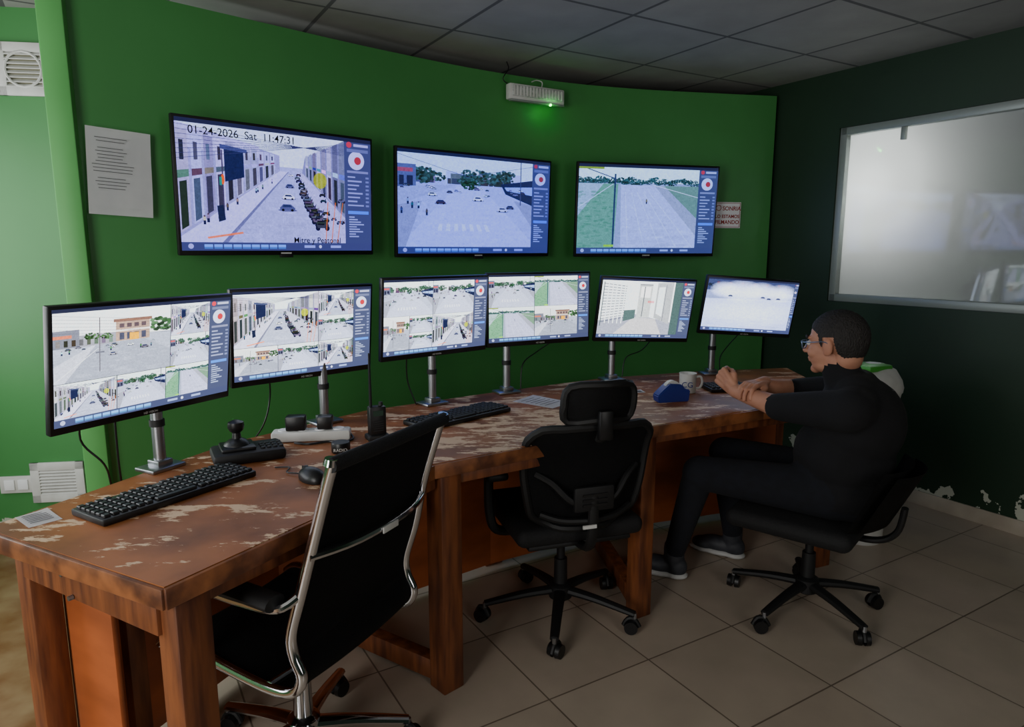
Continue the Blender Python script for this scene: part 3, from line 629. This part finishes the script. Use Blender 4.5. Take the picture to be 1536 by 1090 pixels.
# ------------------------------------------------------------------ things on the desk
def keyboard(x, y, a, L=.43):
    mb = MB('computer_keyboard'); mb.box((0, 0, .009), (L, .145, .018), BLACK, bevel=.005)
    nc = int(L/.0205)
    for r in range(6):
        for c in range(nc):
            if r == 0 and 5 < c < 12: continue
            if r == 5 and c % 5 == 4: continue
            mb.box((-L/2+.016+c*(L-.03)/(nc-1), -.055+r*.0215, .021), (.0165, .0165, .008), KEY, bevel=.002, seg=1)
    mb.box((-L/2+.016+8.5*(L-.03)/(nc-1), -.055, .021), (.11, .0165, .008), KEY, bevel=.002, seg=1)
    return mb.done((x, y, DZ+.0005), (0.0, 0, a))
keyboard(-.905, 1.725, math.radians(59)); keyboard(-.205, 2.56, math.radians(46)); keyboard(1.11, 3.12, .12)
def mouse(x, y, a):
    mb = MB('computer_mouse')
    b = bmesh.new(); bmesh.ops.create_uvsphere(b, u_segments=20, v_segments=14, radius=1)
    for v in b.verts: v.co = Vector((v.co.x*.055, v.co.y*.031*(1-.12*v.co.x), max(v.co.z, -.25)*.03+.0075))
    mb.merge(b, BLACK); mb.cyl((.028, 0, .022), (.028, 0, .036), .004, .006, KEY, 10); mb.box((.035, 0, .026), (.03, .0015, .012), BLACKM)
    mb.tube([(.05, 0, .008), (.1, .02, .005), (.14, -.01, .004), (.17, .02, .004)], .0022, BLACK, n=6)
    return mb.done((x, y, DZ), (0, 0, a))
mouse(-.565, 1.84, 2.4)
def joystick(x, y, a):
    mb = MB('joystick_controller'); mb.box((0, 0, .018), (.21, .14, .036), BLACKM, bevel=.012); mb.box((-.03, 0, .041), (.10, .10, .014), BLACK, bevel=.006)
    mb.lathe([(.04, .046), (.038, .052), (.026, .062), (.014, .068), (.012, .085), (.02, .092), (.025, .104), (.023, .118), (.010, .124)], (-.03, 0, 0), BLACK, 20)
    for i in range(4):
        for j in range(3): mb.box((.04+i*.018, -.04+j*.025, .038), (.012, .014, .008), KEY, bevel=.002)
    return mb.done((x, y, DZ), (0, 0, a))
joystick(-.825, 2.05, .5)
mb = MB('power_strip'); mb.box((0, 0, .018), (.26, .06, .036), WHITE, bevel=.008)
for k in range(4): mb.cyl((-.09+.06*k, 0, .036), (-.09+.06*k, 0, .039), .02, .02, PAPER, 16)
mb.box((-.05, 0, .062), (.065, .048, .05), BLACK, bevel=.006); mb.box((.045, .005, .06), (.05, .05, .045), BLACK, bevel=.006)
mb.tube([(.13, 0, .015), (.14, -.03, .006), (.11, -.06, .005), (.06, -.05, .005), (.0, -.07, .005), (-.05, -.05, .005)], .004, BLACK, n=6)
mb.done((-.685, 2.255, DZ), (0, 0, .15))
mb = MB('walkie_talkie'); mb.box((0, 0, .06), (.058, .036, .115), BLACK, bevel=.006); mb.box((0, 0, .01), (.075, .06, .02), BLACKM, bevel=.006)
mb.cyl((-.02, 0, .115), (-.02, 0, .30), .0055, .0035, BLACK, 10); mb.cyl((.015, 0, .115), (.015, 0, .13), .008, .007, BLACKM, 12)
for k in range(5): mb.box((0, -.019, .035+k*.008), (.035, .002, .003), KEY)
mb.box((0, -.019, .095), (.035, .002, .018), mat('radio_display', (40, 60, 50), .2, bump=.01))
mb.done((-.462, 2.26, DZ), (0, 0, .5))
mb = MB('label_tin'); mb.lathe([(.028, 0), (.03, .004), (.03, .03), (.028, .034), (.02, .034)], (0, 0, 0), BLACK, 20); mb.text('RADIO', .014, Matrix.Translation((0, -.031, .01)) @ RX, WHITE, 'CENTER'); mb.done((-.55, 2.11, DZ), (0, 0, .2))
def sheet(x, y, a, w=.21, h=.297, name='paper_sheet'):
    mb = MB(name); mb.grid(lambda u, v: Vector(((u-.5)*w, (v-.5)*h, .001+.004*(u*v)**2)), 6, 6, PAPER, .0008)
    for k in range(6): mb.box((0, h*.35-k*h*.12, .0025), (w*.7, .003, .0004), TXT)
    mb.done((x, y, DZ), (0, 0, a))
sheet(.13, 2.84, .9, .15, .21); sheet(-1.145, 1.56, .9, .07, .10); sheet(.57, 3.05, .3, .07, .05)
mb = MB('coffee_mug')
mb.lathe([(.034, 0), (.037, .003), (.038, .085), (.0395, .09), (.036, .09), (.0345, .084), (.033, .008), (.001, .006)], (0, 0, 0), WHITE, 28)
mb.tube([(.037, 0, .072), (.056, 0, .074), (.064, 0, .05), (.054, 0, .024), (.037, 0, .02)], .0055, WHITE, n=8)
mb.text('CG', .035, Matrix.Translation((-.028, -.0385, .03)) @ RX, BLUE)
mb.done((.80, 3.04, DZ), (0, 0, -.2))
mb = MB('tape_dispenser')
b = bmesh.new(); P = [(-.07, 0), (.07, 0), (.075, .05), (.05, .055), (.035, .075), (-.02, .08), (-.055, .05), (-.075, .03)]
vs = [b.verts.new((x, -.028, z)) for x, z in P]; f = b.faces.new(vs); r = bmesh.ops.extrude_face_region(b, geom=[f])
for v in r['geom']:
    if isinstance(v, bmesh.types.BMVert): v.co.y = .028
bmesh.ops.recalc_face_normals(b, faces=b.faces); bmesh.ops.bevel(b, geom=b.edges[:], offset=.004, segments=2, affect='EDGES'); mb.merge(b, BLUE)
mb.cyl((.0, -.012, .055), (.0, .012, .055), .036, .036, WHITE, 24)
mb.done((.685, 2.86, DZ), (0, 0, .25))

mb = MB('swing_lid_bin')
mb.lathe([(.10, 0), (.105, .01), (.125, .72), (.132, .76), (.128, .765), (.12, .77)], (0, 0, 0), WHITE, 32)
mb.lathe([(.135, .755), (.138, .78), (.13, .81), (.10, .86), (.05, .885), (.01, .89)], (0, 0, 0), WHITE, 32)
mb.box((-.03, -.03, .872), (.15, .13, .03), LGREEN, rot=(0, 0, .4), bevel=.01)
mb.done((1.735, 3.22, 0))

# ------------------------------------------------------------------ chairs
def starbase(mb, m, R=.29, hub=.09, a0=0., chrome=False, zseat=.38):
    mb.lathe([(.03, hub-.03), (.045, hub-.02), (.045, hub+.03), (.03, hub+.04)], (0, 0, 0), m, 20)
    mb.cyl((0, 0, hub+.02), (0, 0, hub+.14), .027, .025, BLACKM if not chrome else CHROME, 20)
    mb.cyl((0, 0, hub+.1), (0, 0, zseat), .016, .016, STEEL if chrome else BLACKM, 16)
    for k in range(5):
        a = a0+k*2*math.pi/5; c, s = math.cos(a), math.sin(a)
        mb.tube([(c*.03, s*.03, hub+.01), (c*R*.5, s*R*.5, hub+.0), (c*R, s*R, hub-.025)], (.024, .016), m, n=10, sub=4, flat=.75)
        mb.cyl((c*R, s*R, .05), (c*R, s*R, hub-.02), .008, .008, STEEL, 10)
        b = a+1.1+k*.7; d = Vector((math.cos(b), math.sin(b), 0)); q = Vector((-d.y, d.x, 0)); o = Vector((c*R, s*R, .027))+q*.012
        for sg in (-1, 1): mb.cyl(o+d*sg*.007, o+d*sg*.024, .027, .025, BLACK, 18)
        mb.cyl(o-d*.009, o+d*.009, .012, .012, STEEL if chrome else BLACKM, 12)
        mb.tube([o+Vector((0, 0, .0))-q*.03, o+Vector((0, 0, .028))-q*.012, o+Vector((0, 0, .028))+q*.012, o+q*.028], .009, BLACKM, n=8, sub=3)

mb = MB('chrome_mesh_chair')
prof = [(-.335, .975), (-.315, .92), (-.275, .80), (-.235, .66), (-.20, .555), (-.205, .50), (-.225, .455), (-.20, .41), (-.13, .395), (.0, .405), (.15, .43), (.22, .435), (.26, .41)]
for sx in (-1, 1):
    mb.tube([(sx*(.225 if z < .8 else .215), f, z) for f, z in prof], .0135, CHROME, n=12, sub=5)
    mb.tube([(sx*.225, -.235, .66), (sx*.262, -.20, .635), (sx*.268, -.10, .63), (sx*.268, .08, .63), (sx*.262, .14, .59), (sx*.235, .12, .50), (sx*.225, .10, .42)], .0105, CHROME, n=10, sub=5)
    mb.tube([(sx*.268, -.20, .652), (sx*.27, -.05, .66), (sx*.27, .11, .652)], .030, BLACKM, n=12, sub=4, flat=.62)
    mb.cyl((sx*.222, -.335, .975), (sx*.222-.0, -.338, .99), .016, .014, CHROME, 12)
sp = smooth([(0, f, z) for f, z in prof], 6)
def seatf(u, v):
    i = v*(len(sp)-1); k = int(min(i, len(sp)-2)); p = sp[k].lerp(sp[k+1], i-k); ph = (1-((u-.5)*2)**2)
    return Vector(((u-.5)*.43, p.y-(.012*ph if p.z > .5 else 0), p.z-(.012*ph if p.z < .5 else 0)))
mb.grid(seatf, 10, 60, FAB, .012)
mb.tube([(-.225, -.338, .975), (0, -.352, .98), (.225, -.338, .975)], .017, FAB, n=12, sub=5)
mb.tube([(-.225, -.262, .755), (-.1, -.300, .755), (.1, -.300, .755), (.225, -.262, .755)], .014, CHROME, n=10, sub=4, flat=.8)
mb.box((0, -.320, .752), (.06, .004, .016), WHITE, bevel=.001)
for f in (-.12, .10): mb.tube([(-.225, f, .40), (0, f, .385), (.225, f, .40)], .012, CHROME, n=10, sub=4)
mb.box((0, -.01, .372), (.16, .22, .035), BLACKM, bevel=.008)
mb.tube([(.06, -.02, .365), (.16, -.02, .36), (.22, -.03, .345)], (.006, .011), BLACKM, n=8)
starbase(mb, CHROME, .29, .10, .35, True, .36)
ch1 = mb.done((-.585, 1.72, 0), (0, 0, math.radians(64)))

mb = MB('ergonomic_office_chair')
mb.box((0, .02, .425), (.49, .47, .07), PAD, bevel=.032, seg=4)
mb.box((0, .0, .38), (.40, .38, .02), BLACKM, bevel=.008); mb.box((0, 0, .355), (.18, .24, .04), BLACKM, bevel=.01)
def bw(v): return .185+.045*math.sin(v*math.pi*.7)-.06*max(0, (v-.9)/.1)**2*.6-(.05*(1-v/.15)**2 if v < .15 else 0)
def backf(u, v):
    x = (u-.5)*2*bw(v); z = .47+v*.365; y = -.235+.015*math.sin(v*math.pi)-.10*v**1.5+.05*(abs(u-.5)*2)**2-.015*math.sin(v*6)
    return Vector((x, y, z))
mb.grid(backf, 12, 16, FAB, .008)
rim = [backf(0, v/10) for v in range(11)]+[backf(u/6, 1)+Vector((0, 0, .012*math.sin(u/6*math.pi))) for u in range(1, 6)]+[backf(1, 1-v/10) for v in range(11)]+[backf(1-u/6, 0)+Vector((0, 0, -.012)) for u in range(1, 6)]
mb.tube(rim, .015, BLACKM, n=8, sub=2, closed=True)
mb.tube([(0, -.10, .37), (0, -.24, .385), (0, -.285, .46), (0, -.29, .60)], .020, BLACKM, n=10, sub=4, flat=.7)
mb.tube([(0, -.325, .80), (0, -.345, .83), (0, -.365, .88)], .018, BLACKM, n=10, sub=4, flat=.7)
for sx in (-1, 1):
    mb.tube([(0, -.285, .55), (sx*.08, -.28, .58), (sx*.14, -.255, .64), (sx*.19, -.225, .67)], .012, BLACKM, n=8)
    mb.tube([(0, -.28, .50), (sx*.1, -.25, .50), (sx*.17, -.22, .52)], .012, BLACKM, n=8)
    mb.tube([(sx*.16, .0, .375), (sx*.26, .0, .39), (sx*.285, .01, .46), (sx*.285, .02, .60)], .018, BLACKM, n=10)
    mb.box((sx*.285, .03, .625), (.085, .27, .032), BLACKM, bevel=.014, seg=3)
mb.box((0, -.29, .585), (.15, .02, .09), BLACKM, bevel=.009)
for k in range(3): mb.box((0, -.302, .565+.018*k), (.09, .004, .008), BLACK)
mb.box((.0, -.365, .86), (.05, .03, .10), BLACK, bevel=.008)
def headf(u, v):
    x = (u-.5)*.25*(1-.15*(2*v-1)**2); return Vector((x, -.36+.045*((u-.5)*2)**2-.02*(v-.5), .875+v*.12-.012*((u-.5)*2)**2))
mb.grid(headf, 10, 6, PAD, .03)
mb.tube([headf(0, .5), headf(0, 1), headf(.5, 1), headf(1, 1), headf(1, .5), headf(1, 0), headf(.5, 0), headf(0, 0)], .014, BLACKM, n=8, sub=3, closed=True)
mb.box((-.02, -.305, .49), (.05, .006, .012), WHITE)
mb.tube([(.1, .05, .37), (.25, .05, .36)], .007, BLACKM, n=8)
starbase(mb, BLACKM, .30, .10, math.radians(-98-18), False, .37)
ch2 = mb.done((.19, 2.49, 0), (0, 0, math.radians(18)))

mb = MB('operator_swivel_chair')
mb.box((0, .03, .395), (.49, .46, .07), PAD, bevel=.034, seg=4)
mb.box((0, .0, .35), (.2, .24, .03), BLACKM, bevel=.008)
mb.grid(lambda u, v: Vector(((u-.5)*2*(.235-.04*(2*v-1)**4-.03*v), -.23-.10*v+.06*((u-.5)*2)**2, .42+v*.24)), 12, 10, PAD, .045)
mb.grid(lambda u, v: Vector(((u-.5)*2*(.225-.04*(2*v-1)**4-.03*v), -.27-.10*v+.06*((u-.5)*2)**2, .43+v*.22)), 12, 10, BLACKM, .012)
mb.tube([(0, -.06, .35), (0, -.22, .352), (0, -.295, .40), (0, -.315, .50)], .020, BLACKM, n=10, flat=.6)
mb.tube([(.1, .05, .36), (.24, .06, .35)], .007, BLACKM, n=8)
starbase(mb, BLACKM, .29, .10, math.radians(-75-46), False, .36)
ch3 = mb.done((1.18, 2.54, 0), (0, 0, math.radians(50)))

# ------------------------------------------------------------------ seated operator
Fv = Vector((-.85, .53, 0)).normalized(); Lv = Vector((-.53, -.85, 0)).normalized(); Uv = Vector((0, 0, 1)); O = Vector((1.28, 2.50, 0))
RB = Matrix((Fv, Lv, Uv)).transposed()
def W(f, l, z): return O+Fv*f+Lv*l+Uv*z
shL, elL, wrL = W(-.01, .205, .865), Vector((1.035, 2.575, .82)), Vector((.925, 2.765, .845))
shR, elR, wrR = W(-.01, -.20, .865), Vector((1.21, 2.83, .835)), Vector((1.045, 2.765, .865))
hipL, knL, anL = W(.02, .10, .52), Vector((.77, 2.68, .52)), Vector((.71, 2.80, .12))
hipR, knR, anR = W(.02, -.10, .52), Vector((.95, 2.93, .53)), Vector((1.03, 3.0, .12))
neck0, neck1 = W(.03, 0, .93), W(.07, 0, 1.04)
body = [('s', W(-.01, 0, .52), (.155, .20, .115), RB), ('s', W(.015, 0, .65), (.18, .20, .17), RB), ('s', W(-.025, 0, .78), (.165, .205, .18), RB),
        ('c', W(-.02, .17, .865), W(-.02, -.17, .865), .080, .080), ('c', W(-.015, .07, .90), W(-.015, -.07, .90), .074, .074), ('c', neck0, neck1, .072, .060),
        ('c', shL, elL, .078, .054), ('c', elL, wrL, .045, .030), ('c', shR, elR, .074, .050), ('c', elR, wrR, .045, .030),
        ('c', hipL, knL, .098, .070), ('c', knL, anL, .066, .045), ('c', hipR, knR, .098, .070), ('c', knR, anR, .066, .045)]
bmz = blob(body, .009, 5)
segs = [(W(0, 0, .5), W(0, 0, .86), .17, 'S'), (W(-.01, .17, .865), W(-.01, -.17, .865), .09, 'S'), (W(0, 0, .90), W(.01, 0, .935), .085, 'S'), (W(.045, 0, .99), neck1, .062, 'K'),
        (shL, shL.lerp(elL, .90), .065, 'S'), (elL.lerp(wrL, .08), wrL, .036, 'K'), (shR, shR.lerp(elR, .90), .065, 'S'), (elR.lerp(wrR, .08), wrR, .036, 'K'),
        (hipL.lerp(knL, .1), knL, .085, 'J'), (knL, anL, .05, 'J'), (hipR.lerp(knR, .1), knR, .085, 'J'), (knR, anR, .05, 'J')]
idx = {'S': 0, 'K': 1, 'J': 2}
for p in bmz.polygons:
    c = p.center; best = None
    for a, bb, r, t in segs:
        d = bb-a; k = max(0, min(1, (c-a).dot(d)/d.length_squared)); dist = (c-(a+d*k)).length-r
        if best is None or dist < best[0]: best = (dist, t)
    t = best[1]
    if c.z < .48 and t == 'S': t = 'J'
    p.material_index = idx[t]
man = MB('seated_operator'); man.mats = [SHIRT, SKIN, JEANS]
man.bm.from_mesh(bmz)
def add_blob(prims, vox, m, it=3):
    me = blob(prims, vox, it); b = bmesh.new(); b.from_mesh(me); man.merge(b, m)
for an, toe in ((anL, Vector((.56, 2.875, 0))), (anR, Vector((.905, 3.085, 0)))):
    h = Vector((an.x, an.y, 0)); d = (toe-h).normalized(); q = Vector((-d.y, d.x, 0)); R = Matrix((d, q, Uv)).transposed()
    add_blob([('s', h+d*-.01+Uv*.055, (.05, .04, .05), R), ('s', h+d*.07+Uv*.052, (.09, .043, .038), R), ('s', toe-d*.02+Uv*.042, (.06, .045, .03), R), ('c', an-Uv*.02, an+Uv*.02, .045, .045)], .007, SHOE)
    add_blob([('s', h+d*-.01+Uv*.018, (.055, .042, .018), R), ('s', h+d*.07+Uv*.018, (.1, .046, .018), R), ('s', toe-d*.015+Uv*.018, (.065, .047, .018), R)], .007, SOLE)
def hand(o, X, Y, Z, curl, thumbcurl, spread=.0):
    T = lambda x, y, z: o+X*x+Y*y+Z*z
    pr = []
    ys = (.030, .010, -.010, -.029); Ls = (.072, .080, .074, .058); kx = (.082, .086, .082, .074)
    for i in range(4):
        pr.append(('c', T(.0, ys[i]*.55, 0), T(kx[i], ys[i], 0), .015, .0115))
        x, z = kx[i], 0.; ang = 0.; y = ys[i]
        for j, fr in enumerate((.46, .30, .24)):
            ang += curl[j]*(1+.06*i); x2 = x+Ls[i]*fr*math.cos(ang); z2 = z-Ls[i]*fr*math.sin(ang); y2 = y+spread*(1.5-i)*Ls[i]*fr
            pr.append(('c', T(x, y, z), T(x2, y2, z2), .0098-.001*j, .0092-.001*j)); x, y, z = x2, y2, z2
    pr.append(('c', T(.01, .015, -.006), T(.04, .042, -.014), .017, .0125))
    pr.append(('c', T(.04, .042, -.014), T(.066, .050-.01*thumbcurl, -.020-.01*thumbcurl), .0115, .0105))
    pr.append(('c', T(.066, .050-.01*thumbcurl, -.020-.01*thumbcurl), T(.086, .045-.03*thumbcurl, -.028-.012*thumbcurl), .0105, .0085))
    pr.append(('c', T(-.02, 0, 0), T(.02, 0, 0), .026, .022))
    add_blob(pr, .0035, SKIN, 2)
X = (Vector((-.5, .72, .62))).normalized(); Zb = Vector((-.75, -.6, .1)); Zb = (Zb-X*Zb.dot(X)).normalized(); Y = X.cross(Zb).normalized()
if Y.z < 0: Y = -Y
hand(wrL+X*.015, X, Y, Zb, (1.25, 1.4, .9), 1.2)
X = Vector((-.80, -.58, .0)).normalized(); Zb = Vector((0, 0, 1)); Zb = (Zb-X*Zb.dot(X)).normalized(); Y = Zb.cross(X)
hand(wrR+X*.015+Uv*.015, X, Y, Zb, (.35, .6, .45), .3, .08)
# head, turned to the far screens
HS = 1.03
Hc = W(.075, 0, 1.072); hf = Vector((-.66, .75, -.10)).normalized(); hl = Uv.cross(hf).normalized(); hu = hf.cross(hl).normalized()
RH = Matrix((hf, hl, hu)).transposed()
def Hh(x, y, z): return Hc+(hf*x+hl*y+hu*z)*HS
def HR(*r): return tuple(v*HS for v in r)
hp = [('s', Hh(-.015, 0, .028), HR(.098, .076, .088), RH), ('s', Hh(.030, 0, -.025), HR(.064, .060, .082), RH), ('s', Hh(.032, 0, -.072), HR(.050, .050, .036), RH), ('s', Hh(.070, 0, -.092), HR(.020, .022, .018), RH),
      ('s', Hh(-.045, 0, -.045), HR(.052, .058, .06), RH),
      ('c', Hh(.088, 0, .012), Hh(.108, 0, -.022), .007, .012), ('s', Hh(.100, .011, -.025), (.010, .008, .008), RH), ('s', Hh(.100, -.011, -.025), (.010, .008, .008), RH),
      ('s', Hh(.086, 0, -.050), (.012, .024, .006), RH), ('s', Hh(.084, 0, -.060), (.012, .021, .007), RH), ('s', Hh(.074, 0, .026), (.016, .050, .010), RH)]
for sg in (-1, 1):
    hp += [('s', Hh(.058, sg*.036, -.028), (.026, .024, .024), RH), ('s', Hh(-.010, sg*.080, -.006), (.019, .009, .033), RH), ('s', Hh(-.002, sg*.077, -.025), (.010, .009, .014), RH)]
add_blob(hp, .004, SKIN, 2)
for sg in (-1, 1):
    q = hf.to_track_quat('X', 'Z').to_euler()
    man.sph(Hh(.078, sg*.030, .006), (.012, .013, .010), EYE, rot=q, n=12); man.sph(Hh(.088, sg*.031, .006), .0045, IRIS, n=8)
    man.tube([Hh(.098, sg*.012, .016), Hh(.098, sg*.05, .016), Hh(.096, sg*.054, .004), Hh(.098, sg*.046, -.012), Hh(.1, sg*.018, -.012), Hh(.1, sg*.011, .002)], .0022, LENSF, n=6, sub=3, closed=True)
    man.tube([Hh(.096, sg*.055, .012), Hh(.06, sg*.076, .012), Hh(.0, sg*.086, .014), Hh(-.02, sg*.084, .0)], .002, LENSF, n=6)
    man.tube([Hh(.086, sg*.012, .030), Hh(.088, sg*.03, .034), Hh(.078, sg*.05, .028)], .004, HAIR, n=6)
man.tube([Hh(.102, -.011, .006), Hh(.105, 0, .009), Hh(.102, .011, .006)], .002, LENSF, n=6)
# short cropped hair with a real hairline (temple, sideburn, over the ear, nape)
hx = [-.13, -.055, -.038, -.028, .008, .012, .022, .030, .045, .062, .075, .2]; hz = [-.050, -.048, -.030, .026, .028, -.006, -.004, .040, .050, .060, .085, .3]
b = bmesh.new(); bmesh.ops.create_icosphere(b, subdivisions=6, radius=1)
for v in b.verts: v.co = Vector((v.co.x*.104-.018, v.co.y*.0805, v.co.z*(.095 if v.co.z > 0 else .125)+.030))
kill = [v for v in b.verts if v.co.z < np.interp(v.co.x, hx, hz) or (v.co.z < -.0 and abs(v.co.y) < .03 and False)]
bmesh.ops.delete(b, geom=kill, context='VERTS')
rr = random.Random(2)
for v in b.verts: v.co *= HS*(1+rr.uniform(-.006, .010))
man.merge(b, HAIR, Matrix.Translation(Hc) @ RH.to_4x4())
man.done(ang=60)

# ------------------------------------------------------------------ lights
def area(name, loc, target, size, energy, col, sy=None):
    l = bpy.data.lights.new(name, 'AREA'); l.energy = energy; l.color = col; l.size = size
    if sy: l.shape = 'RECTANGLE'; l.size_y = sy
    o = bpy.data.objects.new(name, l); o.location = loc; o.rotation_euler = (Vector(target)-Vector(loc)).to_track_quat('-Z', 'Y').to_euler(); COL.objects.link(o); return o
area('daylight_window', (-2.74, (YA+YB)/2, 1.475), (0, (YA+YB)/2, 1.475), YB-YA, 42, (.95, .98, 1.0), 1.25)
area('daylight_doorway', (-1.75, -.85, 1.45), (-1.1, 3, 1.25), 1.2, 58, (1, .98, .95), 1.9)
area('right_fill_light', (1.9, -.9, 1.4), (1.2, 3, .6), 1.2, 20, (1.0, .97, .93), 1.9)  # added fill lamp to lift the right-hand side, no door stands here
def rw(s, y, z):
    R = Vector((-.513, .858)); I = Vector((-.858, -.513)); p = Vector((2.28, 3.712))+R*s+I*y; return (p.x, p.y, z)
l = bpy.data.lights.new('adjacent_room_lamp', 'POINT'); l.energy = 36; l.shadow_soft_size = .08; l.color = (1, .98, .95)
o = bpy.data.objects.new('adjacent_room_lamp', l); o.location = rw(.44, -.32, 1.80); COL.objects.link(o)
l = bpy.data.lights.new('green_led_glow', 'POINT'); l.energy = .15; l.shadow_soft_size = .01; l.color = (.1, 1, .15)
o = bpy.data.objects.new('green_led_glow', l); o.location = (.235, 4.09, 2.22); COL.objects.link(o)
w = bpy.data.worlds.new('world'); scene.world = w; w.use_nodes = True
w.node_tree.nodes['Background'].inputs[0].default_value = (.75, .85, 1, 1); w.node_tree.nodes['Background'].inputs[1].default_value = .03

# ------------------------------------------------------------------ camera
cd = bpy.data.cameras.new('camera'); cam = bpy.data.objects.new('camera', cd); COL.objects.link(cam)
cam.location = (0, 0, 1.42); cam.rotation_euler = (math.radians(90-9.46), 0, 0); cd.sensor_width = 36; cd.lens = 23.9; cd.clip_start = .02
scene.camera = cam
